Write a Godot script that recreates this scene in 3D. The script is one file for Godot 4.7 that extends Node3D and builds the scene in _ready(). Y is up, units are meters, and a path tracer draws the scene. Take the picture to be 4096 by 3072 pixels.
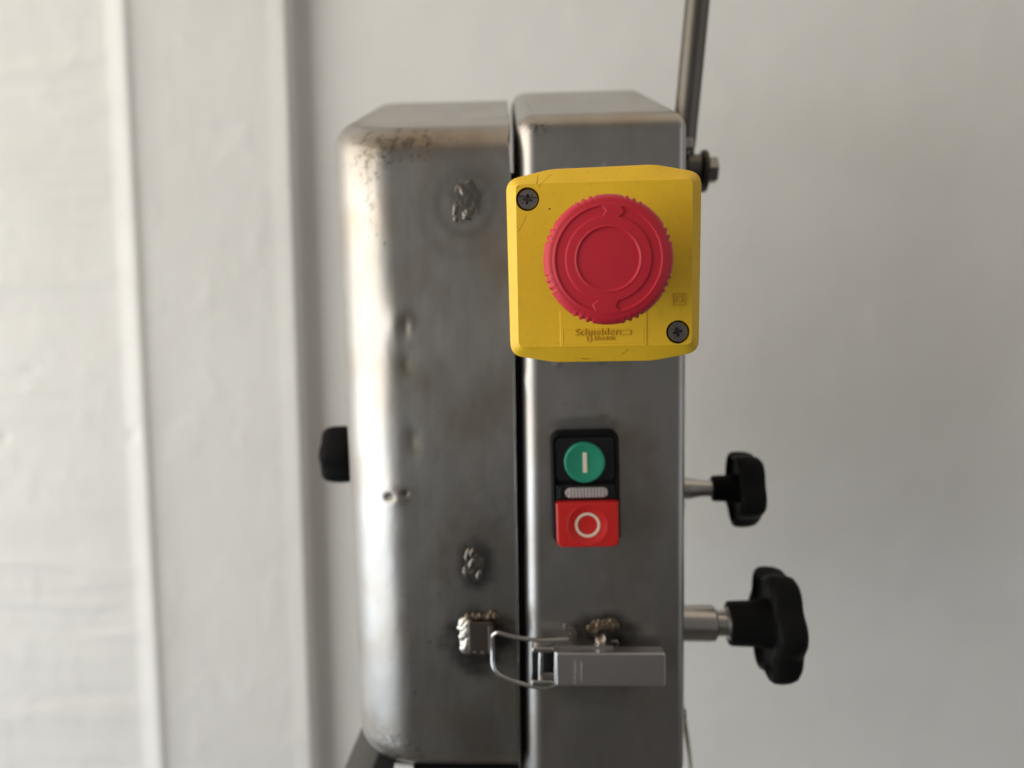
extends Node3D
# All lengths in the builders below are millimetres; MM turns them into metres.
# The machine's own frame: x along its front, y up, z out of its front (z = 0 is the flat front of the two housings).

const MM := 0.001
const HEAD := 1.2          # height in metres of the machine frame's origin above the floor
const BASE := -262.0       # lowest built point of the machine, mm

var noise_a := FastNoiseLite.new()
var noise_b := FastNoiseLite.new()
var noise_c := FastNoiseLite.new()
var mats := {}


func _ready() -> void:
	# ---------- camera ----------
	var cam := Camera3D.new()
	cam.name = "camera"
	cam.basis = Basis(Vector3.UP, deg_to_rad(2.5)) * Basis(Vector3.RIGHT, deg_to_rad(-4.2)) * Basis(Vector3.BACK, deg_to_rad(-0.78))
	cam.position = Vector3(0, HEAD, 0.315)
	var at := CameraAttributesPhysical.new()
	at.frustum_focal_length = 12.0 / tan(deg_to_rad(54.88 / 2.0))
	at.frustum_focus_distance = 0.251
	at.exposure_aperture = 5.0
	at.frustum_near = 0.01
	at.frustum_far = 40.0
	cam.attributes = at
	cam.fov = 54.88
	cam.near = 0.01
	cam.far = 40.0
	add_child(cam)
	cam.current = true
	# ---------- surroundings and light ----------
	var e := Environment.new()
	e.background_mode = Environment.BG_COLOR
	e.background_color = Color(0.11, 0.106, 0.101).linear_to_srgb()
	e.tonemap_mode = Environment.TONE_MAPPER_LINEAR
	e.tonemap_exposure = 1.6
	e.sdfgi_enabled = true
	e.ssao_enabled = true
	e.ssil_enabled = true
	var we := WorldEnvironment.new()
	we.name = "surroundings"
	we.environment = e
	add_child(we)
	# daylight from a tall opening to the left, and dim fill lamps added overhead and at right
	area_light("window_light_upper", Vector3(-1.5, HEAD + 0.7, 0.57), Vector3(-0.05, HEAD + 0.7, -0.02), Vector2(1.85, 1.6), Color(1.0, 0.962, 0.895), 1.5)
	area_light("window_light_lower", Vector3(-1.5, HEAD - 0.5, 0.57), Vector3(-0.05, HEAD - 0.5, -0.02), Vector2(1.85, 0.8), Color(0.93, 0.97, 1.0), 0.93)
	area_light("window_light_middle", Vector3(-1.5, HEAD - 0.1, 0.57), Vector3(-0.05, HEAD - 0.1, -0.02), Vector2(1.85, 0.4), Color(0.98, 0.985, 0.98), 0.4)
	area_light("overhead_fill_light", Vector3(0.3, HEAD + 1.6, 0.3), Vector3(0.3, HEAD, 0.29), Vector2(4.4, 1.3), Color(1.0, 0.93, 0.82), 0.65)  # unseen overhead lamp, added to lighten the upper steel and walls
	area_light("right_fill_light", Vector3(1.9, HEAD + 0.1, 1.0), Vector3(0.0, HEAD, -0.3), Vector2(1.4, 2.0), Color(0.97, 0.98, 1.0), 0.30)  # unseen lamp added on the right to lift the back wall
	# ---------- materials ----------
	for n in [noise_a, noise_b, noise_c]:
		n.noise_type = FastNoiseLite.TYPE_SIMPLEX_SMOOTH
		n.fractal_octaves = 3
	noise_a.seed = 11
	noise_b.seed = 27
	noise_c.seed = 63
	noise_a.frequency = 0.02
	noise_b.frequency = 0.09
	noise_c.frequency = 0.35
	make_materials()
	# ---------- the place ----------
	build_walls()
	# ---------- the machine ----------
	var saw := Node3D.new()
	saw.name = "bandsaw"
	saw.position = Vector3(0, HEAD + BASE * MM, 0)
	saw.set_meta("label", "stainless steel bandsaw head with yellow emergency stop box, push buttons, toggle latch and black knobs")
	saw.set_meta("category", "bandsaw")
	add_child(saw)
	build_housings(saw)
	build_latch(saw)
	build_switch(saw)
	build_knobs(saw)
	build_handle(saw)
	build_estop(saw)


func area_light(called: String, from: Vector3, to: Vector3, size: Vector2, c: Color, energy: float) -> void:
	var l := AreaLight3D.new()
	l.name = called
	l.area_size = size
	l.light_color = c
	l.light_energy = energy
	l.area_range = 12.0
	l.area_attenuation = 2.0
	l.shadow_enabled = true
	add_child(l)
	l.look_at_from_position(from, to)


# =====================================================================  materials
func lin(r: float, g: float, b: float) -> Color:
	return Color(r, g, b).linear_to_srgb()


func plain(c: Color, rough: float, metal := 0.0) -> StandardMaterial3D:
	var m := StandardMaterial3D.new()
	m.albedo_color = c
	m.roughness = rough
	m.metallic = metal
	return m


func noise_tex(freq: float, size: int, seed_: int, normal := false, bump := 4.0, octaves := 4) -> NoiseTexture2D:
	var n := FastNoiseLite.new()
	n.seed = seed_
	n.frequency = freq
	n.fractal_octaves = octaves
	var t := NoiseTexture2D.new()
	t.width = size
	t.height = size
	t.seamless = true
	t.noise = n
	t.as_normal_map = normal
	t.bump_strength = bump
	return t


func ramp_noise(freq: float, size: int, seed_: int, lo: float, hi: float) -> NoiseTexture2D:
	var t := noise_tex(freq, size, seed_)
	var g := Gradient.new()
	g.set_color(0, Color(lo, lo, lo))
	g.set_color(1, Color(hi, hi, hi))
	t.color_ramp = g
	return t


func grain(m: StandardMaterial3D, freq: float, per_metre: Vector3, depth_cm: float, seed_: int) -> void:
	m.heightmap_enabled = true
	m.heightmap_texture = noise_tex(freq, 512, seed_)
	m.heightmap_scale = depth_cm
	m.uv1_triplanar = true
	m.uv1_scale = per_metre


func make_materials() -> void:
	# brushed stainless sheet: colour per vertex (heat tint, grime), fine upright brushing as relief
	var m := plain(Color.WHITE, 1.0, 1.0)
	m.vertex_color_use_as_albedo = true
	m.roughness_texture = ramp_noise(0.012, 512, 5, 0.345, 0.365)
	m.roughness_texture_channel = BaseMaterial3D.TEXTURE_CHANNEL_RED
	m.heightmap_enabled = true
	m.heightmap_texture = noise_tex(0.03, 512, 8)
	m.heightmap_scale = 0.0001
	m.uv1_triplanar = true
	m.uv1_scale = Vector3(50, 3, 50)
	mats.sheet = m
	m = plain(lin(0.50, 0.48, 0.46), 0.30, 1.0)
	mats.steel = m
	mats.polished = plain(lin(0.62, 0.61, 0.60), 0.17, 1.0)
	mats.zinc = plain(lin(0.30, 0.28, 0.27), 0.38, 1.0)
	m = plain(lin(0.22, 0.20, 0.18), 0.34, 1.0)
	mats.weld = m
	m = plain(lin(0.75, 0.72, 0.66), 0.33, 1.0)
	mats.bright_weld = m
	m = plain(lin(0.17, 0.132, 0.095), 0.40, 1.0)
	mats.brown_weld = m
	mats.gap = plain(lin(0.006, 0.006, 0.006), 0.9)
	m = plain(lin(0.008, 0.008, 0.008), 0.5)
	m.metallic_specular = 0.16
	grain(m, 0.2, Vector3(30, 30, 30), 0.004, 9)
	mats.black = m
	mats.gloss_black = plain(lin(0.006, 0.006, 0.007), 0.16)
	m = plain(Color.WHITE, 0.42)
	m.albedo_texture = lid_picture()
	m.heightmap_enabled = true
	m.heightmap_texture = noise_tex(0.25, 1024, 31, false, 4.0, 2)
	m.heightmap_scale = 0.0035
	mats.yellow = m
	m = plain(lin(0.86, 0.535, 0.024), 0.42)
	mats.yellow_plain = m
	m = plain(lin(0.55, 0.02, 0.038), 0.42)
	m.metallic_specular = 0.45
	grain(m, 0.25, Vector3(25, 25, 25), 0.003, 41)
	mats.mushroom = m
	mats.button_red = plain(lin(0.55, 0.018, 0.016), 0.34)
	mats.green = plain(lin(0.018, 0.24, 0.145), 0.36)
	mats.cream = plain(lin(0.74, 0.66, 0.52), 0.5)
	m = plain(lin(0.44, 0.40, 0.39), 0.22)
	m.clearcoat_enabled = true
	mats.lens = m
	mats.cord = plain(lin(0.50, 0.47, 0.36), 0.6)
	mats.tag = plain(lin(0.78, 0.78, 0.78), 0.5)
	m = plain(lin(0.62, 0.60, 0.59), 0.36, 1.0)
	grain(m, 0.03, Vector3(8, 70, 70), 0.004, 52)
	mats.lever = m
	m = plain(lin(0.15, 0.138, 0.125), 0.42, 1.0)
	grain(m, 0.04, Vector3(60, 8, 60), 0.006, 53)
	mats.handle = m
	mats.cast = plain(lin(0.04, 0.034, 0.03), 0.7, 0.0)
	mats.yellow_shaded = plain(lin(0.66, 0.385, 0.018), 0.5)  # darker yellow paints in the shade of raised lines and letters
	mats.burnt = plain(lin(0.13, 0.11, 0.095), 0.45, 1.0)
	mats.dark = plain(lin(0.075, 0.066, 0.056), 0.45, 0.6)
	mats.screw = plain(lin(0.30, 0.28, 0.275), 0.36, 1.0)
	mats.base_grey = plain(lin(0.45, 0.45, 0.44), 0.5)
	# painted plaster
	m = plain(Color.WHITE, 0.62)
	m.albedo_texture = wall_picture()
	m.uv1_triplanar = true
	m.uv1_world_triplanar = true
	m.uv1_scale = Vector3(1.4, 1.4, 1.4)
	m.heightmap_enabled = true
	m.heightmap_texture = noise_tex(0.012, 1024, 77, false, 4.0, 5)
	m.heightmap_scale = 0.045
	mats.plaster = m


func wall_picture() -> Texture2D:
	var t := noise_tex(0.006, 512, 19)
	var g := Gradient.new()
	g.set_color(0, lin(0.755, 0.74, 0.715))
	g.set_color(1, lin(0.81, 0.80, 0.775))
	t.color_ramp = g
	return t


# yellow lid: planar picture, 72 mm a side; faint grime and the few hairline scratches of the real one
func lid_picture() -> Texture2D:
	var n := 720
	var im := Image.create(n, n, false, Image.FORMAT_RGB8)
	var base := Color(0.86, 0.535, 0.024)
	for y in n:
		for x in n:
			var k := 1.0 + 0.03 * noise_a.get_noise_2d(x * 0.5, y * 0.5) + 0.03 * noise_b.get_noise_2d(x * 0.6, y * 0.6)
			var dirt := smoothstep(0.28, 0.6, noise_a.get_noise_2d(x * 0.9 + 900.0, y * 0.9)) * 0.06
			var c := base * (k - dirt)
			im.set_pixel(x, y, Color(c.r, c.g, c.b).linear_to_srgb())
	var px := func(p: Vector2) -> Vector2: return Vector2((p.x + 36.0) * 10.0, (36.0 - p.y) * 10.0)
	var marks := [
		[Vector2(-22.6, 32.0), Vector2(-22.8, 29.6), Vector2(-23.1, 28.4), 0.55, 1.2],
		[Vector2(-18.0, 31.7), Vector2(-21.0, 29.3), Vector2(-22.4, 27.2), 0.35, 1.4],
		[Vector2(-26.9, 17.8), Vector2(-28.1, 14.0), Vector2(-30.0, 12.2), 0.5, 1.2],
		[Vector2(-5.0, -33.0), Vector2(-7.0, -33.2), Vector2(-8.2, -32.9), 0.3, 1.4],
		[Vector2(6.0, -31.6), Vector2(7.5, -30.8), Vector2(8.2, -29.6), 0.25, 1.2],
		[Vector2(-18.8, 19.8), Vector2(-18.7, 19.6), Vector2(-18.6, 19.7), 0.5, 2.2],
	]
	for q in marks:
		for i in 260:
			var t := i / 259.0
			var p: Vector2 = px.call((q[0] as Vector2).lerp(q[1], t).lerp((q[1] as Vector2).lerp(q[2], t), t))
			var w: float = q[4]
			for dy in range(-3, 4):
				for dx in range(-3, 4):
					var f: float = q[3] * clampf(1.3 - Vector2(dx, dy).length() / w, 0.0, 1.0) * 0.12
					var a := int(p.x) + dx
					var b := int(p.y) + dy
					if a >= 0 and b >= 0 and a < n and b < n:
						im.set_pixel(a, b, im.get_pixel(a, b).lerp(Color(0.22, 0.15, 0.03), f))
	return ImageTexture.create_from_image(im)


# =====================================================================  mesh helpers
# A triangle soup, corners counter-clockwise seen from outside, in millimetres.
func tri(s: PackedVector3Array, a: Vector3, b: Vector3, c: Vector3) -> void:
	s.append(a)
	s.append(b)
	s.append(c)


func quad(s: PackedVector3Array, a: Vector3, b: Vector3, c: Vector3, d: Vector3) -> void:
	tri(s, a, b, c)
	tri(s, a, c, d)


# soup -> mesh; edges sharper than crease stay sharp; uv planar in x, y over uv_size mm when given
func soup_mesh(s: PackedVector3Array, crease := 38.0, uv_size := 0.0) -> ArrayMesh:
	var n := s.size() / 3
	var fn := PackedVector3Array()
	fn.resize(n)
	var at := {}
	for f in n:
		var w := (s[3 * f + 1] - s[3 * f]).cross(s[3 * f + 2] - s[3 * f])
		fn[f] = w
		for k in 3:
			var key := Vector3i((s[3 * f + k] * 500.0).round())
			if at.has(key):
				at[key].append(f)
			else:
				at[key] = [f]
	var v := PackedVector3Array()
	var nn := PackedVector3Array()
	var uv := PackedVector2Array()
	var lim := cos(deg_to_rad(crease))
	for f in n:
		if fn[f].length_squared() < 1e-14:
			continue
		var own := fn[f].normalized()
		for k in [0, 2, 1]:
			var p := s[3 * f + k]
			var sum := Vector3.ZERO
			for g in at[Vector3i((p * 500.0).round())]:
				if fn[g].normalized().dot(own) > lim:
					sum += fn[g]
			v.append(p * MM)
			nn.append(sum.normalized() if sum.length_squared() > 1e-16 else own)
			uv.append(Vector2(p.x / uv_size + 0.5, 0.5 - p.y / uv_size) if uv_size > 0.0 else Vector2.ZERO)
	var arr := []
	arr.resize(Mesh.ARRAY_MAX)
	arr[Mesh.ARRAY_VERTEX] = v
	arr[Mesh.ARRAY_NORMAL] = nn
	arr[Mesh.ARRAY_TEX_UV] = uv
	var am := ArrayMesh.new()
	am.add_surface_from_arrays(Mesh.PRIMITIVE_TRIANGLES, arr)
	return am


func part(called: String, mesh: Mesh, m: Material, parent: Node3D, pos := Vector3.ZERO, label := "") -> MeshInstance3D:
	var o := MeshInstance3D.new()
	o.name = called
	o.mesh = mesh
	o.material_override = m
	o.position = pos * MM
	if label:
		o.set_meta("label", label)
	parent.add_child(o, true)
	return o


# part of the saw built in the machine frame
func saw_part(called: String, s: PackedVector3Array, m: Material, saw: Node3D, crease := 38.0, label := "") -> MeshInstance3D:
	return part(called, soup_mesh(s, crease), m, saw, Vector3(0, -BASE, 0), label)


func moved(s: PackedVector3Array, t: Transform3D) -> PackedVector3Array:
	return t * s


# loops of equal length, each counter-clockwise seen from the end that comes last
func loft(s: PackedVector3Array, loops: Array, cap_first := true, cap_last := true) -> void:
	for k in loops.size() - 1:
		var a: PackedVector3Array = loops[k]
		var b: PackedVector3Array = loops[k + 1]
		for i in a.size():
			var j := (i + 1) % a.size()
			quad(s, a[i], a[j], b[j], b[i])
	if cap_last:
		fan(s, loops[-1], false)
	if cap_first:
		fan(s, loops[0], true)


func fan(s: PackedVector3Array, l: PackedVector3Array, back: bool) -> void:
	var mid := Vector3.ZERO
	for p in l:
		mid += p
	mid /= l.size()
	for i in l.size():
		var j := (i + 1) % l.size()
		if back:
			tri(s, mid, l[j], l[i])
		else:
			tri(s, mid, l[i], l[j])


func rrect(hx: float, hy: float, r: float, z: float, n := 6, c := Vector2.ZERO) -> PackedVector3Array:
	var l := PackedVector3Array()
	r = maxf(minf(r, minf(hx, hy) - 0.001), 0.001)
	for q in 4:
		var cx: float = (hx - r) * [1, -1, -1, 1][q]
		var cy: float = (hy - r) * [1, 1, -1, -1][q]
		for i in n + 1:
			var a := PI / 2 * (q + float(i) / n)
			l.append(Vector3(c.x + cx + cos(a) * r, c.y + cy + sin(a) * r, z))
	return l


# slab with rounded outline and a rounded front edge
func slab(s: PackedVector3Array, hx: float, hy: float, r: float, z0: float, z1: float, bevel := 0.3, c := Vector2.ZERO, n := 6) -> void:
	var loops := [rrect(hx, hy, r, z0, n, c), rrect(hx, hy, r, z1 - bevel, n, c)]
	for k in range(1, 4):
		var a := PI / 2 * k / 3.0
		var d := bevel * (1 - cos(a))
		loops.append(rrect(hx - d, hy - d, maxf(r - d, 0.02), z1 - bevel + bevel * sin(a), n, c))
	loft(s, loops)


# profile of (radius, height) turned about +z
func lathe(prof: Array, n := 48) -> PackedVector3Array:
	var s := PackedVector3Array()
	for k in prof.size() - 1:
		var a: Vector2 = prof[k]
		var b: Vector2 = prof[k + 1]
		for i in n:
			var u := TAU * i / n
			var w := TAU * (i + 1) / n
			var p := Vector3(cos(u), sin(u), 0)
			var q := Vector3(cos(w), sin(w), 0)
			var za := Vector3(0, 0, a.y)
			var zb := Vector3(0, 0, b.y)
			if a.x > 0:
				tri(s, p * a.x + za, q * a.x + za, q * b.x + zb)
			if b.x > 0:
				tri(s, p * a.x + za, q * b.x + zb, p * b.x + zb)
	return s


func smooth_path(pts: Array, per := 8) -> PackedVector3Array:
	var out := PackedVector3Array()
	for i in pts.size() - 1:
		var p0: Vector3 = pts[maxi(i - 1, 0)]
		var p1: Vector3 = pts[i]
		var p2: Vector3 = pts[i + 1]
		var p3: Vector3 = pts[mini(i + 2, pts.size() - 1)]
		for k in per:
			out.append(p1.cubic_interpolate(p2, p0, p3, float(k) / per))
	out.append(pts[-1])
	return out


func tube(s: PackedVector3Array, path: PackedVector3Array, r0: float, n := 12, r1 := -1.0, flat := 1.0) -> void:
	var loops := []
	var side := Vector3.ZERO
	for i in path.size():
		var d := (path[mini(i + 1, path.size() - 1)] - path[maxi(i - 1, 0)]).normalized()
		if side == Vector3.ZERO:
			side = d.cross(Vector3(0.13, 0.2, 1).normalized()).normalized()
		side = (side - d * side.dot(d)).normalized()
		var up := d.cross(side)
		var r := lerpf(r0, r1 if r1 > 0 else r0, float(i) / (path.size() - 1))
		var l := PackedVector3Array()
		for k in n:
			var a := TAU * k / n
			l.append(path[i] + side * cos(a) * r + up * sin(a) * r * flat)
		loops.append(l)
	loft(s, loops)


# an irregular lump lying on the plane z = 0
func mound(s: PackedVector3Array, c: Vector3, rx: float, ry: float, h: float, seed_: int, rough := 0.5, turn := 0.0) -> void:
	h *= 0.62
	var nr := 14
	var nt := 36
	var loops := []
	for k in nr + 1:
		var t := 1.0 - float(k) / nr * 0.999
		var l := PackedVector3Array()
		for i in nt:
			var a := TAU * i / nt
			var e := 1.0 + 0.28 * noise_c.get_noise_3d(cos(a) * 3.0 + seed_ * 7.0, sin(a) * 3.0, 0.0)
			var x := cos(a) * rx * t * e
			var y := sin(a) * ry * t * e
			var z := h * sqrt(maxf(1.0 - t * t, 0.0)) * (1.0 + rough * 0.9 * noise_c.get_noise_3d(x * 0.8 + seed_ * 13.0, y * 0.8, 5.0)) - 0.4 * smoothstep(0.9, 1.0, t)
			l.append(c + Vector3(x * cos(turn) - y * sin(turn), x * sin(turn) + y * cos(turn), z))
		loops.append(l)
	loft(s, loops, false, true)


# a row of overlapping weld ripples
func bead_row(s: PackedVector3Array, a: Vector3, b: Vector3, n: int, r: float, seed_: int) -> void:
	var rng := RandomNumberGenerator.new()
	rng.seed = seed_
	for i in n:
		var p := a.lerp(b, (i + 0.5) / n) + Vector3(rng.randf_range(-0.3, 0.3), rng.randf_range(-0.3, 0.3), 0) * r
		mound(s, p, r * rng.randf_range(0.9, 1.4), r * rng.randf_range(0.8, 1.3), r * rng.randf_range(0.6, 1.0), seed_ * 20 + i, 0.15, rng.randf() * 3.0)


# =====================================================================  walls
func wall_mesh(prof: Array, y0: float, y1: float, step: float, strokes: bool) -> ArrayMesh:
	var pts := PackedVector2Array()
	for k in prof.size() - 1:
		var a: Vector2 = prof[k]
		var b: Vector2 = prof[k + 1]
		var far := maxf(absf(a.x), absf(b.x)) > 600.0
		var n := maxi(1, int(a.distance_to(b) / (40.0 if far else step)))
		for i in n:
			pts.append(a.lerp(b, float(i) / n))
	pts.append(prof[-1])
	var rows := PackedFloat32Array()
	var yy := y0
	while yy < y1:
		rows.append(yy)
		yy += step if yy > -500.0 and yy < 440.0 else 40.0
	rows.append(y1)
	var ny := rows.size() - 1
	var v := PackedVector3Array()
	var nrm := PackedVector3Array()
	var idx := PackedInt32Array()
	var w := pts.size()
	for j in ny + 1:
		var y := rows[j]
		for i in w:
			var d := (pts[mini(i + 1, w - 1)] - pts[maxi(i - 1, 0)]).normalized()
			var out := Vector3(-d.y, 0, d.x)
			var p := pts[i]
			var h := 0.5 * noise_a.get_noise_2d(p.x * 0.25, y * 0.15) + 0.09 * noise_b.get_noise_2d((p.x + p.y) * 0.55, y * 0.33 + 300.0)
			h += 0.26 * smoothstep(0.28, 0.5, noise_b.get_noise_2d((p.x + p.y) * 0.22 + 70.0, y * 0.14 - 90.0))
			if not strokes:
				h *= 0.45
			if strokes:   # level trowel strokes on the near face, dying out before its corner
				var f := smoothstep(-345.0, -400.0, p.x)
				h += 0.75 * f * noise_a.get_noise_2d(p.x * 0.06 + 40.0, y * 1.1)
				h += 0.7 * smoothstep(0.15, 0.4, noise_b.get_noise_2d(p.x * 0.03, y * 0.35 + 44.0)) * smoothstep(-350.0, -365.0, p.x)
			for q in [[-353.5, -86.0, 3.5, 6.0, 2.0], [-469.5, -87.4, 4.0, 5.0, 1.2], [-440.0, -29.0, 8.0, 5.0, 0.8], [-263.7, 172.5, 9.0, 4.0, 0.6]]:
				h -= bump(Vector3(p.x, y, 0), q[0], q[1], q[2], q[3], q[4])
			v.append((Vector3(p.x, y, p.y) + out * h) * MM)
	for j in ny + 1:
		for i in w:
			var a := v[j * w + mini(i + 1, w - 1)] - v[j * w + maxi(i - 1, 0)]
			var b := v[mini(j + 1, ny) * w + i] - v[maxi(j - 1, 0) * w + i]
			nrm.append(a.cross(b).normalized())
			if i < w - 1 and j < ny:
				var q := j * w + i
				idx.append_array(PackedInt32Array([q, q + w + 1, q + 1, q, q + w, q + w + 1]))
	var arr := []
	arr.resize(Mesh.ARRAY_MAX)
	arr[Mesh.ARRAY_VERTEX] = v
	arr[Mesh.ARRAY_NORMAL] = nrm
	arr[Mesh.ARRAY_INDEX] = idx
	var am := ArrayMesh.new()
	am.add_surface_from_arrays(Mesh.PRIMITIVE_TRIANGLES, arr)
	return am


func arc2(c: Vector2, r: float, a0: float, a1: float, n: int) -> Array:
	var l := []
	for i in n + 1:
		var a := deg_to_rad(lerpf(a0, a1, float(i) / n))
		l.append(c + Vector2(cos(a), sin(a)) * r)
	return l


func build_walls() -> void:
	# plan of the pillar: near face, raised rounded corner, face one thin coat deeper, rounded corner, return to the back wall
	var prof := [Vector2(-1700, -303), Vector2(-560, -303), Vector2(-372, -303), Vector2(-360, -302.6), Vector2(-354, -301.2), Vector2(-348, -299.4), Vector2(-344, -298.6), Vector2(-341.2, -298.7)]
	prof += [Vector2(-339.6, -299.4), Vector2(-338.0, -300.5), Vector2(-335.5, -301.3), Vector2(-331.0, -302.0), Vector2(-320, -303.0), Vector2(-226, -308.4), Vector2(-215, -308.0)]
	prof += arc2(Vector2(-212.5, -310.6), 2.5, 96, 0, 8)
	prof += [Vector2(-210.0, -316), Vector2(-210.0, -350)]
	var o := part("plaster_pillar", wall_mesh(prof, -1200, 1400, 3.2, true), mats.plaster, self, Vector3(0, HEAD * 1000, 0), "white painted plaster pillar with two rough vertical corners left of the steel bandsaw")
	o.set_meta("category", "pillar")
	var o2 := part("back_wall", wall_mesh([Vector2(-222, -331), Vector2(560, -331), Vector2(1700, -331)], -1200, 1400, 4.0, false), mats.plaster, self, Vector3(0, HEAD * 1000, 0), "smooth white painted wall behind the bandsaw and its black knobs")
	o2.set_meta("category", "wall")
	var ground := BoxMesh.new()
	ground.size = Vector3(6.0, 0.05, 6.0)
	var fl := part("floor", ground, plain(lin(0.10, 0.092, 0.085), 0.6), self, Vector3(0, -25, 1500))  # unseen dark slab, added so the lower steel reflects something dark
	fl.set_meta("kind", "structure")


# =====================================================================  sheet housings
func ir(a: float, b: float, r: float) -> float:   # rounded meeting of two half-spaces
	var u := maxf(r + a, 0.0)
	var w := maxf(r + b, 0.0)
	return minf(-r, maxf(a, b)) + sqrt(u * u + w * w)


const SLOPE_C := 0.9272   # the roof of both housings rises 22 degrees towards the back
const SLOPE_S := 0.3746


func bump(p: Vector3, x: float, y: float, sx: float, sy: float, h: float) -> float:
	var a := (p.x - x) / sx
	var b := (p.y - y) / sy
	var q := a * a + b * b
	return h * exp(-q) if q < 9.0 else 0.0


func sd_door(p: Vector3) -> float:
	var top := (p.y - 84.0) * SLOPE_C + p.z * SLOPE_S
	var roof := p.y - 130.5
	var left := -p.x - 90.0 - 0.016 * (p.y + 190.0) + 0.012 * p.z
	var right := p.x + 12.9 - 0.055 * p.z
	if p.y > 60.0:   # dented edge near the top of the gap
		right += 0.9 * exp(-pow((p.y - 80.0) / 3.5, 2.0)) + 0.5 * smoothstep(58.0, 78.0, p.y) * smoothstep(84.0, 72.0, p.y)
	var bottom := -198.5 - p.y
	var d := ir(p.z, left, 31.0)
	d = ir(d, top, 11.0)
	d = ir(d, roof, 3.0)
	d = ir(d, bottom, 13.0)
	var lb := ir(left, bottom, 17.0)
	d = maxf(d, lb)
	d = ir(d, right, 0.7)
	d = ir(d, -135.0 - p.z, 3.0)
	if p.z > -32.0:
		# waviness of hand-beaten sheet, dents along the rounded edge, swelling round the welds
		d += 0.20 * noise_a.get_noise_2d(p.x * 1.0, p.y * 0.45) + 0.035 * noise_b.get_noise_2d(p.x, p.y * 0.5)
		d -= bump(p, -62, 4, 5, 8, 0.6) - bump(p, -59.5, 1.5, 2.4, 4.5, 0.75)
		d += bump(p, -59.5, -14.5, 3, 5.5, 0.4)
		d += bump(p, -57.5, -47.5, 3, 6.0, 0.4)
		d -= bump(p, -66.5, -71, 7, 6.0, 0.5) - bump(p, -68.2, -72.3, 2.6, 2.0, 0.7) - bump(p, -60.8, -70.5, 1.5, 1.3, 0.5)
		d -= bump(p, -32.4, 53.0, 7, 8.5, 0.45)
		d -= bump(p, -31.2, -102.5, 6, 8.5, 0.4)
		d -= bump(p, -75, 58, 1.2, 20.0, 0.12)
		var s := bump(p, -66, 76, 10, 6, 1.0) + bump(p, -70, -184, 9, 5, 0.8) + bump(p, -46, -188, 14, 3, 0.35)
		if s > 0.02:
			d += 0.07 * s * noise_c.get_noise_2d(p.x * 1.1, p.y * 1.1)
	return d


func sd_frame(p: Vector3) -> float:
	var top := (p.y - 88.6) * SLOPE_C + p.z * SLOPE_S
	var roof := p.y - 131.5
	var left := -p.x - 10.7 + 0.055 * p.z
	var right := p.x - 60.6 - 0.05 * p.z
	var bottom := -206.0 - p.y
	var side := ir(left, -1000.0, 1.0)
	var d := ir(p.z, left, 8.5)
	d = ir(d, right, 4.5)
	d = ir(d, top, 6.0)
	d = maxf(d, ir(right, top, 7.0))
	d = maxf(d, ir(left, top, 8.0))
	d = ir(d, roof, 3.0)
	d = ir(d, bottom, 6.0)
	d = maxf(d, ir(right, bottom, 14.0))
	d = ir(d, -135.0 - p.z, 3.0)
	if p.z > -12.0:
		d += 0.13 * noise_a.get_noise_2d(p.x * 1.0 + 500.0, p.y * 0.4) + 0.02 * noise_b.get_noise_2d(p.x + 500.0, p.y * 0.5)
		d += bump(p, -2, 83.5, 4, 3, 1.0) * 0.08 * noise_c.get_noise_2d(p.x * 1.2, p.y * 1.2)
		d -= bump(p, 12, 66.5, 2, 1.2, 0.35) + bump(p, 27, 67.5, 1.6, 1.6, 0.35) + bump(p, 6, -14.5, 2, 1.4, 0.3) + bump(p, 24, -13.5, 2, 1.2, 0.3)
		d -= bump(p, -8.5, -22, 1.6, 4, 0.25)
		d -= bump(p, 26, -131, 9, 7, 0.35)
	return d


func stain(p: Vector3, x: float, y: float, sx: float, sy: float) -> float:
	var q := Vector2((p.x - x) / sx, (p.y - y) / sy).length()
	return smoothstep(1.25, 0.55, q + 0.22 * noise_b.get_noise_2d(p.x * 1.2, p.y * 1.2))


func ring(p: Vector3, x: float, y: float, r: float, wide: float) -> float:
	var q := Vector2(p.x - x, (p.y - y) * 0.88).length() + 0.8 * noise_b.get_noise_2d(p.x * 0.8, p.y * 0.8)
	return exp(-pow((q - r) / wide, 2.0))


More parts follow.
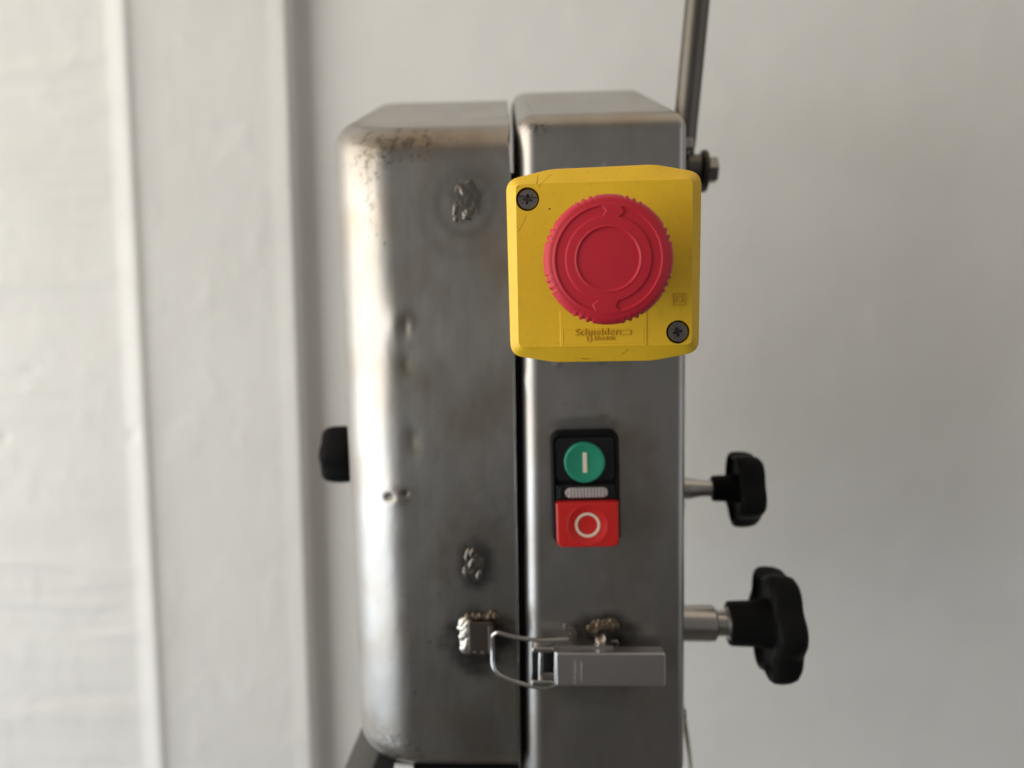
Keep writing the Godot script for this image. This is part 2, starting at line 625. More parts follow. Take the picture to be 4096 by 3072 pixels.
func tint_door(p: Vector3) -> Color:
	var k := 0.46 * (1.0 + 0.11 * noise_a.get_noise_2d(p.x * 1.6, p.y * 0.9) + 0.008 * noise_c.get_noise_2d(p.x * 2.2, p.y * 0.12))
	var c := Vector3(1.0, 0.962, 0.918) * k
	var brown := Vector3(0.80, 0.70, 0.58)
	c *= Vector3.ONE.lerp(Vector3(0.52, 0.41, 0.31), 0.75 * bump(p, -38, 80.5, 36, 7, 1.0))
	c *= Vector3.ONE.lerp(brown, 0.3 * smoothstep(0.0, 0.5, noise_a.get_noise_2d(p.x * 1.3 + 60.0, p.y * 0.8)) * smoothstep(-58.0, -48.0, p.x))
	c *= Vector3.ONE.lerp(brown, 0.5 * bump(p, -20, 30, 10, 25, 1.0))
	# heat marks round the welds
	c *= 1.0 - 0.26 * ring(p, -32.4, 53.5, 11.5, 2.8) - 0.12 * ring(p, -33.5, 52.0, 18.0, 3.5) - 0.45 * stain(p, -32.0, 54.5, 8.0, 9.5)
	c *= 1.0 - 0.62 * stain(p, -30.8, -102, 8.5, 11.5)
	c *= 1.0 - 0.72 * stain(p, -29.0, -137, 17.0, 15.0)
	c *= 1.0 - 0.25 * stain(p, -25.0, -112, 22.0, 40.0)
	c *= 1.0 - 0.25 * bump(p, -30, -178, 26, 26, 1.0)
	c *= Vector3.ONE.lerp(Vector3(0.66, 0.60, 0.53), 0.7 * bump(p, -62, 79.0, 15, 6, 1.0) + 0.5 * bump(p, -74, 70, 6, 8, 1.0))
	# pitted speckle at the beaten corners
	var reg := bump(p, -60, 79.5, 13, 5.0, 1.3) + bump(p, -74, 70, 5, 6, 0.7) + bump(p, -73, 56, 3, 14, 0.22) + bump(p, -69, -186, 9, 4.5, 0.8)
	if reg > 0.03:
		var sp := noise_c.get_noise_2d(p.x * 1.5, p.y * 1.5) * 0.45 + noise_b.get_noise_2d(p.x * 2.0, p.y * 2.0) * 0.7
		c *= 1.0 - 0.5 * smoothstep(0.0, 0.6, sp + 0.4 * minf(reg, 1.0) - 0.13)
	for q in [[-68.2, -72.3, 2.2, 1.6], [-60.8, -70.6, 1.3, 1.2], [-51.5, -137, 0.7, 0.8], [-67.0, 37.0, 0.6, 0.7], [-58.5, -160, 0.6, 0.6]]:
		c *= 1.0 - 0.6 * stain(p, q[0], q[1], q[2], q[3])
	for q in [[-58.0, 4.0, 4.5, 6.0], [-58.5, -14.5, 3.2, 6.0], [-56.5, -48, 3.2, 7.0], [-64.0, -71.0, 7.0, 4.5]]:
		c *= Vector3.ONE.lerp(Vector3(0.70, 0.64, 0.56), 0.75 * stain(p, q[0], q[1], q[2], q[3]))
	# handling wear: cloudy smears, a few upright rubbed lines, stray specks
	c *= 1.0 + 0.08 * noise_a.get_noise_2d(p.x * 1.8 + 40.0, p.y * 1.5) + 0.035 * noise_b.get_noise_2d(p.x * 1.3, p.y * 0.7 + 40.0)
	c *= Vector3.ONE.lerp(Vector3(0.95, 0.905, 0.855), smoothstep(-0.1, 0.6, noise_a.get_noise_2d(p.x * 1.4 + 40.0 * 3.0, p.y * 1.2)))
	c *= 1.0 + 0.03 * smoothstep(0.38, 0.6, noise_c.get_noise_2d(p.x * 2.6, p.y * 0.02 + 40.0)) * smoothstep(0.0, 0.3, noise_a.get_noise_2d(p.x + 40.0, p.y * 0.7))
	c *= 1.0 - 0.2 * smoothstep(0.58, 0.7, noise_c.get_noise_2d(p.x * 1.9 + 40.0, p.y * 1.9))
	return Color(c.x, c.y, c.z)


func tint_frame(p: Vector3) -> Color:
	var k := 0.45 * (1.0 + 0.08 * noise_a.get_noise_2d(p.x * 1.6 + 200.0, p.y * 0.8) + 0.008 * noise_c.get_noise_2d(p.x * 2.2, p.y * 0.12))
	var c := Vector3(1.0, 0.965, 0.93) * k
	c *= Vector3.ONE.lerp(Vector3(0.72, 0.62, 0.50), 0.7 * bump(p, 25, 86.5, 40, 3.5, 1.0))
	c *= Vector3.ONE.lerp(Vector3(0.62, 0.50, 0.36), 0.6 * stain(p, 25, -37.5, 3.0, 1.6))
	c *= Vector3.ONE.lerp(Vector3(0.85, 0.76, 0.68), 0.5 * stain(p, 38, -70, 12, 45))
	c *= 1.0 - 0.75 * stain(p, 25, -132, 15.0, 9.0) - 0.25 * stain(p, 20, -150, 22.0, 16.0)
	c *= 1.0 - 0.35 * stain(p, 17, -41, 15, 4.0)
	if absf(p.x + 1.0) < 9.0 and p.y > 78.0:
		var sp := noise_c.get_noise_2d(p.x * 2.4 - p.y * 0.8, p.y * 1.2)
		c *= 1.0 - 0.7 * bump(p, -1.5, 84.0, 5.5, 2.6, 1.0) * smoothstep(-0.1, 0.3, sp)
	# handling wear: cloudy smears, a few upright rubbed lines, stray specks
	c *= 1.0 + 0.08 * noise_a.get_noise_2d(p.x * 1.8 + 410.0, p.y * 1.5) + 0.035 * noise_b.get_noise_2d(p.x * 1.3, p.y * 0.7 + 410.0)
	c *= Vector3.ONE.lerp(Vector3(0.95, 0.905, 0.855), smoothstep(-0.1, 0.6, noise_a.get_noise_2d(p.x * 1.4 + 410.0 * 3.0, p.y * 1.2)))
	c *= 1.0 + 0.03 * smoothstep(0.38, 0.6, noise_c.get_noise_2d(p.x * 2.6, p.y * 0.02 + 410.0)) * smoothstep(0.0, 0.3, noise_a.get_noise_2d(p.x + 410.0, p.y * 0.7))
	c *= 1.0 - 0.2 * smoothstep(0.58, 0.7, noise_c.get_noise_2d(p.x * 1.9 + 410.0, p.y * 1.9))
	return Color(c.x, c.y, c.z)


# The skin of a signed distance: a fine grid laid round its box and drawn onto it; normals from its slope.
func skin(sd: Callable, tint: Callable, lo: Vector3, hi: Vector3, step: float, zstep: float) -> ArrayMesh:
	var nx := int((hi.x - lo.x) / step)
	var ny := int((hi.y - lo.y) / step)
	var nz := int((hi.z - lo.z) / zstep)
	var v := PackedVector3Array()
	var nrm := PackedVector3Array()
	var col := PackedColorArray()
	var idx := PackedInt32Array()
	var faces := [
		[Vector3(lo.x, lo.y, hi.z), Vector3(hi.x - lo.x, 0, 0), Vector3(0, hi.y - lo.y, 0), nx, ny],
		[Vector3(lo.x, lo.y, lo.z), Vector3(0, 0, hi.z - lo.z), Vector3(0, hi.y - lo.y, 0), nz, ny],
		[Vector3(hi.x, lo.y, hi.z), Vector3(0, 0, lo.z - hi.z), Vector3(0, hi.y - lo.y, 0), nz, ny],
		[Vector3(lo.x, hi.y, hi.z), Vector3(hi.x - lo.x, 0, 0), Vector3(0, 0, lo.z - hi.z), nx, nz],
		[Vector3(lo.x, lo.y, lo.z), Vector3(hi.x - lo.x, 0, 0), Vector3(0, 0, hi.z - lo.z), nx, nz],
		[Vector3(hi.x, lo.y, lo.z), Vector3(lo.x - hi.x, 0, 0), Vector3(0, hi.y - lo.y, 0), nx / 4, ny / 4],
	]
	var h := 0.12
	for f in faces:
		var first := v.size()
		var nu: int = f[3]
		var nv: int = f[4]
		for j in nv + 1:
			for i in nu + 1:
				var p: Vector3 = f[0] + f[1] * (float(i) / nu) + f[2] * (float(j) / nv)
				var g := Vector3.ZERO
				for it in 4:
					var d: float = sd.call(p)
					g = (Vector3(sd.call(p + Vector3(h, 0, 0)), sd.call(p + Vector3(0, h, 0)), sd.call(p + Vector3(0, 0, h))) - Vector3(d, d, d)) / h
					var l := maxf(g.length_squared(), 0.05)
					p -= g * d / l
					if absf(d) < 0.01 and it > 0:
						break
				v.append(p * MM)
				nrm.append(g.normalized())
				col.append(tint.call(p))
		var w := nu + 1
		for j in nv:
			for i in nu:
				var q := first + j * w + i
				idx.append_array(PackedInt32Array([q, q + w + 1, q + 1, q, q + w, q + w + 1]))
	var arr := []
	arr.resize(Mesh.ARRAY_MAX)
	arr[Mesh.ARRAY_VERTEX] = v
	arr[Mesh.ARRAY_NORMAL] = nrm
	arr[Mesh.ARRAY_COLOR] = col
	arr[Mesh.ARRAY_INDEX] = idx
	var am := ArrayMesh.new()
	am.add_surface_from_arrays(Mesh.PRIMITIVE_TRIANGLES, arr)
	return am


func build_housings(saw: Node3D) -> void:
	var off := Vector3(0, -BASE, 0)
	var door := part("wheel_door", skin(sd_door, tint_door, Vector3(-92.0, -198.5, -135), Vector3(-12.9, 130.5, 0.5), 0.95, 5.0), mats.sheet, saw, off, "beaten stainless door with weld marks, rounded along its left edge")
	var frame := part("frame_housing", skin(sd_frame, tint_frame, Vector3(-10.7, -206, -135), Vector3(60.6, 131.5, 0.5), 0.95, 5.0), mats.sheet, saw, off, "plain brushed stainless housing carrying the push buttons")
	# welds on the door
	var s := PackedVector3Array()
	mound(s, Vector3(-31.6, 54.5, -0.2), 5.2, 7.6, 1.7, 3, 0.45)
	mound(s, Vector3(-31.0, 50.0, 0.2), 3.2, 2.4, 1.5, 9, 0.6, 0.6)
	mound(s, Vector3(-35.4, 52.0, -0.1), 1.6, 3.6, 1.4, 12, 0.8, -0.2)
	mound(s, Vector3(-35.6, 48.0, 0.0), 1.3, 1.5, 1.1, 15, 0.8)
	mound(s, Vector3(-33.5, 57.5, 0.1), 0.9, 2.2, 1.5, 17, 0.6, 0.3)
	var mid := Vector3(-32.4, 53.0, 0)
	s = moved(s, Transform3D(Basis.from_scale(Vector3(1.22, 1.18, 0.75)), mid - mid * Vector3(1.22, 1.18, 0.75)))
	part("weld", soup_mesh(s, 60), mats.weld, door, Vector3.ZERO)
	s = PackedVector3Array()
	mound(s, Vector3(-31.0, -102.5, -0.3), 4.9, 8.6, 1.3, 21, 0.3)
	for q in [[-34.2, -97.6, 0.9, 2.6, 1.8, -0.25], [-32.2, -96.6, 0.9, 1.8, 1.9, -0.3], [-32.4, -101.5, 1.1, 2.6, 2.5, -0.35], [-34.6, -105.6, 1.2, 2.6, 2.0, 0.35], [-29.2, -106.5, 1.1, 2.0, 2.0, -0.2]]:
		mound(s, Vector3(q[0], q[1], 0.3), q[2] * 1.35, q[3] * 1.25, q[4] * 0.62, int(q[0] * q[1]), 0.2, q[5])
	part("weld", soup_mesh(s, 60), mats.weld, door, Vector3.ZERO)
	# folded sheet edge along the gap
	s = PackedVector3Array()
	tube(s, PackedVector3Array([Vector3(-12.7, -195, -0.9), Vector3(-12.75, -100, -0.8), Vector3(-12.95, 0, -0.9), Vector3(-13.1, 60, -1.0)]), 0.42, 10)
	part("edge_lip", soup_mesh(s), mats.polished, door, Vector3.ZERO)
	# near-black body added inside the gap so it stays dark
	s = PackedVector3Array()
	slab(s, 3.4, 129.0, 0.3, -95, -7.0, 0.3, Vector2(-12.6, -62.0))
	saw_part("gap_dark_body", s, mats.gap, saw)
	# neck and table parts that just show under the door
	s = PackedVector3Array()
	tube(s, PackedVector3Array([Vector3(-52, -120, -70), Vector3(-61, -170, -66), Vector3(-68, -196, -62), Vector3(-77, -222, -58), Vector3(-92, -262, -52)]), 19.0, 32, 27.0)
	saw_part("base_column", s, mats.cast, saw)
	s = PackedVector3Array()
	slab(s, 40.0, 10.0, 2.0, -60, -9.0, 0.8, Vector2(-42, -211.0))
	var under := saw_part("blade_guard", s, mats.gap, saw)
	s = PackedVector3Array()
	slab(s, 4.4, 5.0, 0.4, -10, -7.6, 0.3, Vector2(-66.2, -203.8))
	part("label_plate", soup_mesh(s), mats.tag, under, Vector3.ZERO, "small white label below the door")
	# small screws on the right flank
	for q in [[60.5, -84.0, -34.0, 2.6, 2.5], [60.2, -182.5, -26.0, 2.6, 2.3]]:
		var b := lathe([Vector2(q[3], 0), Vector2(q[3], 4.0), Vector2(q[3] * 0.8, 5.2), Vector2(0, 5.5)], 24)
		saw_part("screw", moved(b, Transform3D(Basis(Vector3.UP, PI / 2), Vector3(q[0], q[1], q[2]))), mats.zinc, saw)
	s = PackedVector3Array()
	tube(s, smooth_path([Vector3(61.0, -160, -31), Vector3(64.8, -183, -30), Vector3(67.5, -203, -29), Vector3(69.0, -222, -28)], 5), 1.1, 8)
	saw_part("cord", s, mats.cord, saw)


# =====================================================================  toggle latch
func build_latch(saw: Node3D) -> void:
	# catch plate welded on the door
	var s := PackedVector3Array()
	slab(s, 5.4, 6.6, 0.6, -1.0, 3.2, 0.5, Vector2(-28.6, -133.2))
	slab(s, 1.2, 6.4, 0.5, 2.0, 6.5, 0.5, Vector2(-24.0, -133.2))
	var catch_plate := saw_part("latch_catch", s, mats.burnt, saw)
	s = PackedVector3Array()
	bead_row(s, Vector3(-36.0, -127.6, 0.2), Vector3(-35.6, -139.5, 0.2), 8, 2.5, 5)
	bead_row(s, Vector3(-34.6, -128.5, 1.4), Vector3(-34.4, -138.5, 1.4), 6, 1.9, 6)
	part("weld", soup_mesh(s, 60), mats.bright_weld, catch_plate)
	s = PackedVector3Array()
	bead_row(s, Vector3(-34.5, -125.7, 0.4), Vector3(-21.5, -124.6, 0.4), 11, 1.7, 7)
	part("weld", soup_mesh(s, 60), mats.brown_weld, catch_plate)
	s = PackedVector3Array()
	bead_row(s, Vector3(-35.5, -141.8, 0.0), Vector3(-26.5, -141.0, 0.0), 9, 1.3, 8)
	part("weld", soup_mesh(s, 60), mats.weld, catch_plate)
	# foot of the lever on the housing, with its welds
	s = PackedVector3Array()
	slab(s, 17.0, 6.6, 0.8, -1.0, 2.2, 0.5, Vector2(14.0, -141.5))
	slab(s, 15.0, 0.75, 0.3, 1.0, 8.0, 0.2, Vector2(13.0, -135.6))
	slab(s, 15.0, 0.75, 0.3, 1.0, 8.0, 0.2, Vector2(13.0, -147.4))
	var lever := saw_part("toggle_latch", s, mats.steel, saw)
	s = PackedVector3Array()
	bead_row(s, Vector3(18.5, -130.2, 0.6), Vector3(30.5, -129.0, 0.6), 12, 1.9, 31)
	bead_row(s, Vector3(20.0, -128.2, 0.2), Vector3(30.0, -126.8, 0.2), 8, 1.5, 32)
	part("weld", soup_mesh(s, 60), mats.brown_weld, lever)
	s = PackedVector3Array()
	bead_row(s, Vector3(7.5, -129.0, 0.0), Vector3(12.5, -132.8, 0.2), 5, 1.2, 33)
	bead_row(s, Vector3(19.5, -152.0, 0.4), Vector3(23.5, -153.2, 0.2), 4, 1.3, 34)
	part("weld", soup_mesh(s, 60), mats.weld, lever)
	s = moved(lathe([Vector2(0, 0), Vector2(2.2, 0.0), Vector2(2.6, 0.5), Vector2(2.6, 4.4), Vector2(2.1, 5.2), Vector2(0, 5.6)], 20), Transform3D(Basis(Vector3.RIGHT, -0.9), Vector3(23.0, -136.4, 2.4)))
	part("rivet", soup_mesh(s), mats.polished, lever)
	# wire bail
	s = PackedVector3Array()
	var path := smooth_path([Vector3(9.0, -132.6, 6.0), Vector3(-4.0, -131.6, 9.6), Vector3(-13.0, -130.0, 10.6), Vector3(-19.0, -128.4, 10.6), Vector3(-21.2, -128.2, 10.4), Vector3(-22.8, -129.6, 9.8), Vector3(-23.2, -132.5, 9.2), Vector3(-23.2, -136.5, 9.0), Vector3(-23.2, -141.5, 9.2), Vector3(-22.6, -144.0, 9.8), Vector3(-20.6, -146.4, 10.4), Vector3(-15.0, -148.8, 10.8), Vector3(-8.0, -151.0, 10.8), Vector3(-1.0, -152.2, 10.2), Vector3(5.0, -151.2, 8.4), Vector3(9.5, -149.6, 6.0)], 7)
	tube(s, path, 0.92, 12)
	part("wire_bail", soup_mesh(s, 50), mats.polished, lever)
	# knuckle: two cheeks, pin
	s = PackedVector3Array()
	slab(s, 4.6, 1.2, 0.9, 4.0, 12.2, 0.7, Vector2(-1.8, -135.0))
	slab(s, 4.6, 1.2, 0.9, 4.0, 12.2, 0.7, Vector2(-2.2, -149.4))
	part("knuckle_cheek", soup_mesh(s), mats.polished, lever)
	s = PackedVector3Array()
	tube(s, PackedVector3Array([Vector3(-2.6, -135.4, 9.0), Vector3(-2.8, -149.2, 9.0)]), 1.15, 16)
	part("hinge_pin", soup_mesh(s), mats.polished, lever)
	s = PackedVector3Array()
	slab(s, 4.8, 6.2, 0.4, 3.4, 5.2, 0.3, Vector2(-1.8, -142.2))
	part("knuckle_floor", soup_mesh(s), mats.gap, lever)
	# lever plate: pressed channel with rounded shoulders, slightly sprung towards its free end
	s = PackedVector3Array()
	var loops := []
	var zf := 13.0
	slab(s, 22.9, 7.2, 0.9, 10.6, zf, 0.75, Vector2(26.6, -142.9), 5)
	slab(s, 22.4, 0.6, 0.2, 6.0, 11.2, 0.2, Vector2(26.6, -136.35))
	slab(s, 22.4, 0.6, 0.2, 6.0, 11.2, 0.2, Vector2(26.6, -149.45))
	var plate := part("lever_plate", soup_mesh(s), mats.lever, lever)
	s = PackedVector3Array()
	tube(s, PackedVector3Array([Vector3(3.9, -135.4, 11.6), Vector3(3.7, -149.9, 11.6)]), 0.85, 14)
	part("rolled_edge", soup_mesh(s), mats.polished, plate)
	# worn stamped lettering: two columns of small raised strokes, no longer legible
	s = PackedVector3Array()
	var rng := RandomNumberGenerator.new()
	rng.seed = 4
	for col in 2:
		for i in 9 - col:
			var y := -139.0 - i * 1.17 - rng.randf() * 0.15 - col * 0.3
			var x := 11.1 + col * 2.6
			var hook := smooth_path([Vector3(x - 0.8, y + 0.1 + 0.2 * rng.randf(), zf), Vector3(x - 0.1, y + 0.36, zf), Vector3(x + 0.75, y + 0.25 * rng.randf(), zf), Vector3(x + 0.7, y - 0.3, zf), Vector3(x - 0.3 + rng.randf() * 0.8, y - 0.42, zf)], 4)
			tube(s, hook, 0.15, 6)
	part("stamped_lettering", soup_mesh(s, 60), mats.polished, plate)


# =====================================================================  push button station
func build_switch(saw: Node3D) -> void:
	var c := Vector3(17.0, -67.0, 0)
	var s := PackedVector3Array()
	loft(s, [rrect(14.6, 24.2, 4.2, -0.5), rrect(14.6, 24.2, 4.2, 2.2), rrect(14.2, 23.8, 3.9, 7.2), rrect(13.9, 23.5, 3.6, 7.9), rrect(13.4, 23.0, 3.2, 8.2), rrect(12.75, 22.35, 2.6, 8.0), rrect(12.6, 22.2, 2.5, 6.6)])
	var st := part("push_button_station", soup_mesh(s), mats.black, saw, c + Vector3(0, -BASE, 0), "black double push button with green I above red O")
	st.rotation.z = deg_to_rad(0.9)
	s = PackedVector3Array()
	slab(s, 12.4, 9.3, 2.0, 5.0, 7.4, 0.4, Vector2(0, 12.6))
	part("start_field", soup_mesh(s), mats.gloss_black, st)
	# green start button, shallow dish
	s = lathe([Vector2(8.45, 6.0), Vector2(8.45, 10.2), Vector2(8.3, 10.65), Vector2(7.95, 10.85), Vector2(7.0, 10.7), Vector2(5.0, 10.35), Vector2(2.5, 10.15), Vector2(0, 10.1)], 72)
	var green := part("start_button", soup_mesh(s, 50), mats.green, st, Vector3(-0.35, 11.6, 0))
	s = PackedVector3Array()
	slab(s, 0.87, 4.25, 0.12, 9.8, 10.42, 0.08)
	var mark := part("start_mark", soup_mesh(s), mats.cream, green, Vector3(0.1, 0, 0))
	# clear strip with the ribbed pilot lens
	s = PackedVector3Array()
	slab(s, 12.4, 3.35, 0.4, 5.0, 7.7, 0.5, Vector2(0, -1.5))
	var strip := part("pilot_window", soup_mesh(s), mats.gloss_black, st)
	s = PackedVector3Array()
	var xs := [-8.3, -6.9, -5.5, -4.15, -2.75, -1.4, 0.0, 1.4, 2.75, 4.15, 5.5, 6.9, 8.3]
	for i in xs.size():
		for j in 3:
			if (i == 0 or i == xs.size() - 1) and j != 1:
				continue
			var l := lathe([Vector2(0.62, 0), Vector2(0.58, 0.35), Vector2(0.45, 0.62), Vector2(0.25, 0.76), Vector2(0, 0.8)], 10)
			s.append_array(moved(l, Transform3D(Basis.from_scale(Vector3(0.95, 1.0, 1.0)), Vector3(xs[i] + 0.25, -1.6 + (j - 1) * 1.45, 7.68))))
	slab(s, 8.9, 2.15, 2.1, 7.5, 7.85, 0.1, Vector2(0.25, -1.6))
	part("pilot_lens", soup_mesh(s, 70), mats.lens, strip)
	s = PackedVector3Array()
	slab(s, 0.28, 2.3, 0.2, 7.4, 8.1, 0.2, Vector2(-10.9, -1.6))
	slab(s, 0.45, 0.45, 0.4, 7.4, 8.0, 0.2, Vector2(9.6, -3.4))
	part("window_rib", soup_mesh(s), mats.gloss_black, strip)
	# red stop button: proud block with a round dish
	s = PackedVector3Array()
	var red := PackedVector3Array()
	var outer := []
	var hx := 13.0
	var hy := 9.55
	var n := 96
	var ring_at := func(k: float, z: float) -> PackedVector3Array:
		var l := PackedVector3Array()
		for i in n:
			var a := TAU * (i + 0.5) / n
			var d := Vector2(cos(a), sin(a))
			var t := minf((hx - k) / maxf(absf(d.x), 1e-5), (hy - k) / maxf(absf(d.y), 1e-5))
			var q := d * t
			# lower corners rounded
			var r := 2.9 - k * 0.6
			var cx := hx - k - r
			var cy := hy - k - r
			if absf(q.x) > cx and q.y < -cy:
				var cc := Vector2(signf(q.x) * cx, -cy)
				var b := d.dot(cc)
				var disc := b * b - cc.length_squared() + r * r
				if disc > 0.0:
					q = d * (b + sqrt(disc))
			l.append(Vector3(q.x, q.y, z))
		return l
	var circ := func(r: float, z: float) -> PackedVector3Array:
		var l := PackedVector3Array()
		for i in n:
			var a := TAU * (i + 0.5) / n
			l.append(Vector3(cos(a) * r, sin(a) * r - 0.2, z))
		return l
	loft(red, [ring_at.call(0.0, 4.0), ring_at.call(0.0, 10.6), ring_at.call(0.12, 11.2), ring_at.call(0.5, 11.55), ring_at.call(0.9, 11.6), circ.call(8.6, 11.6), circ.call(8.4, 11.75), circ.call(8.1, 11.7), circ.call(7.0, 11.35), circ.call(5.4, 11.0), circ.call(3.5, 10.8), circ.call(1.2, 10.72)])
	var stop := part("stop_button", soup_mesh(red, 42), mats.button_red, st, Vector3(0.25, -14.4, 0))
	s = lathe([Vector2(4.15, 10.6), Vector2(4.15, 11.02), Vector2(4.3, 11.1), Vector2(5.05, 11.16), Vector2(5.2, 11.1), Vector2(5.2, 10.7)], 64)
	part("stop_mark", soup_mesh(s), mats.cream, stop, Vector3(0, -0.2, 0))


# =====================================================================  star knobs
# axis along +z: hub, then a head with rounded lobes, hollow at the back
func star_knob(radius: float, hub_r: float, hub_len: float, thick: float, lobes: int, turn: float) -> PackedVector3Array:
	var s := PackedVector3Array()
	var n := 120
	var at := func(k: float, z: float) -> PackedVector3Array:
		var l := PackedVector3Array()
		for i in n:
			var a := TAU * i / n
			var wave := 0.5 + 0.5 * cos(lobes * (a - turn))
			var r := radius * (0.85 + 0.15 * pow(wave, 0.8)) * k
			l.append(Vector3(cos(a) * r, sin(a) * r, z))
		return l
	var circ := func(r: float, z: float) -> PackedVector3Array:
		var l := PackedVector3Array()
		for i in n:
			var a := TAU * i / n
			l.append(Vector3(cos(a) * r, sin(a) * r, z))
		return l
	var h := hub_len
	loft(s, [circ.call(hub_r * 0.84, 0.0), circ.call(hub_r * 0.97, 0.4), circ.call(hub_r, 1.2), circ.call(hub_r * 1.04, h - 1.0), circ.call(hub_r * 1.12, h + thick * 0.18), at.call(0.80, h + thick * 0.16),
		at.call(0.88, h), at.call(0.95, h + thick * 0.03), at.call(0.99, h + thick * 0.14), at.call(1.0, h + thick * 0.35), at.call(0.985, h + thick * 0.6), at.call(0.94, h + thick * 0.8), at.call(0.84, h + thick * 0.93), at.call(0.62, h + thick * 0.99), circ.call(radius * 0.3, h + thick * 1.02)])
	return s


func build_knobs(saw: Node3D) -> void:
	var off := Vector3(0, -BASE, 0)
	var x_axis := Basis(Vector3.UP, PI / 2)
	# small knob on the right flank
	var k := part("knob", soup_mesh(star_knob(18.6, 6.1, 9.5, 13.0, 5, 2.2), 48), mats.black, saw, off + Vector3(78.8, -76.4, -35))
	k.basis = x_axis
	part("shaft", soup_mesh(lathe([Vector2(5.2, -20.5), Vector2(5.2, -11.0), Vector2(4.9, -9.6), Vector2(3.9, -4.0), Vector2(3.9, 1.0)], 32)), mats.steel, k)
	# large knob lower down, nearer the front
	k = part("knob", soup_mesh(star_knob(26.4, 10.0, 15.5, 14.5, 6, 2.0), 48), mats.black, saw, off + Vector3(83.2, -136.0, -20))
	k.basis = x_axis
	part("shaft", soup_mesh(lathe([Vector2(8.2, -26.0), Vector2(8.2, -6.9), Vector2(7.6, -6.0), Vector2(5.8, -5.2), Vector2(5.8, -1.2), Vector2(7.4, 0.2), Vector2(7.8, 1.0)], 40)), mats.steel, k)
	# knob at the far left flank, half hidden behind the door
	k = part("knob", soup_mesh(star_knob(16.2, 6.0, 8.0, 16.0, 6, 1.2), 48), mats.black, saw, off + Vector3(-92.0, -64.0, -66))
	k.basis = Basis(Vector3.UP, -PI / 2)
	part("shaft", soup_mesh(lathe([Vector2(4.2, -12.0), Vector2(4.2, 1.0)], 24)), mats.steel, k)


# =====================================================================  tensioning handle
func build_handle(saw: Node3D) -> void:
	var s := PackedVector3Array()
	tube(s, PackedVector3Array([Vector3(69.0, 84, -60), Vector3(70.2, 92, -60), Vector3(71.2, 104, -60), Vector3(74.6, 140, -60), Vector3(85.5, 260, -60)]), 5.6, 28, 6.0)
	var h := saw_part("tension_handle", s, mats.handle, saw, 50)
	s = PackedVector3Array()
	s = moved(lathe([Vector2(7.0, -14.0), Vector2(7.0, -3.0), Vector2(7.6, -2.6), Vector2(7.6, 3.6), Vector2(7.2, 4.2), Vector2(5.0, 4.4)], 36), Transform3D(Basis(Vector3.UP, PI / 2), Vector3(73.4, 77.3, -60)))
	part("pivot", soup_mesh(s), mats.handle, h)
	s = moved(lathe([Vector2(4.5, 3.6), Vector2(9.6, 3.8), Vector2(10.2, 4.3), Vector2(10.2, 6.0), Vector2(9.6, 6.5), Vector2(5.4, 6.7)], 40), Transform3D(Basis(Vector3.UP, PI / 2), Vector3(74.4, 76.6, -60)))
	part("washer", soup_mesh(s), mats.dark, h)
	s = moved(lathe([Vector2(6.6, 6.4), Vector2(6.6, 10.4), Vector2(6.0, 11.3), Vector2(0, 11.5)], 6), Transform3D(Basis(Vector3.UP, PI / 2), Vector3(74.6, 77.0, -60)))
	part("bolt_head", soup_mesh(s), mats.zinc, h)
	s = PackedVector3Array()
	slab(s, 3.6, 2.4, 0.8, -62, -50, 0.6, Vector2(69.0, 88.0))
	part("handle_stop", soup_mesh(s), mats.steel, h)


# =====================================================================  emergency stop
func lid_outline() -> PackedVector2Array:
	# corners of the lid with the radius that rounds each
	var cor := [[34.0, 31.0, 4.4], [18.0, 34.3, 3.0], [-18.2, 33.9, 3.0], [-34.1, 30.6, 4.4], [-33.6, -31.4, 4.4], [-17.6, -34.2, 3.0], [17.4, -34.1, 3.0], [33.4, -31.2, 4.4]]
	var l := PackedVector2Array()
	for i in cor.size():
		var p := Vector2(cor[i][0], cor[i][1])
		var a := Vector2(cor[i - 1][0], cor[i - 1][1])
		var q: Array = cor[(i + 1) % cor.size()]
		var b := Vector2(q[0], q[1])
		var t: float = cor[i][2]
		var p0 := p + (a - p).normalized() * t
		var p1 := p + (b - p).normalized() * t
		for k in 9:
			var u := k / 8.0
			l.append(p0.lerp(p, u).lerp(p.lerp(p1, u), u))
	return l


func radial(poly: PackedVector2Array, n: int, z: float, inset := 0.0) -> PackedVector3Array:
	var l := PackedVector3Array()
	for i in n:
		var a := TAU * (i + 0.5) / n
		var d := Vector2(cos(a), sin(a))
		var r := 0.0
		for k in poly.size():
			var p := poly[k]
			var q := poly[(k + 1) % poly.size()]
			var e := q - p
			var den := d.cross(e)
			if absf(den) < 1e-9:
				continue
			var t := p.cross(e) / den
			var u := p.cross(d) / den
			if t > r and u >= -1e-6 and u <= 1.000001:
				r = t
		var w := d * r
		l.append(Vector3(w.x, w.y, z) - Vector3(w.x, w.y, 0).normalized() * inset)
	return l


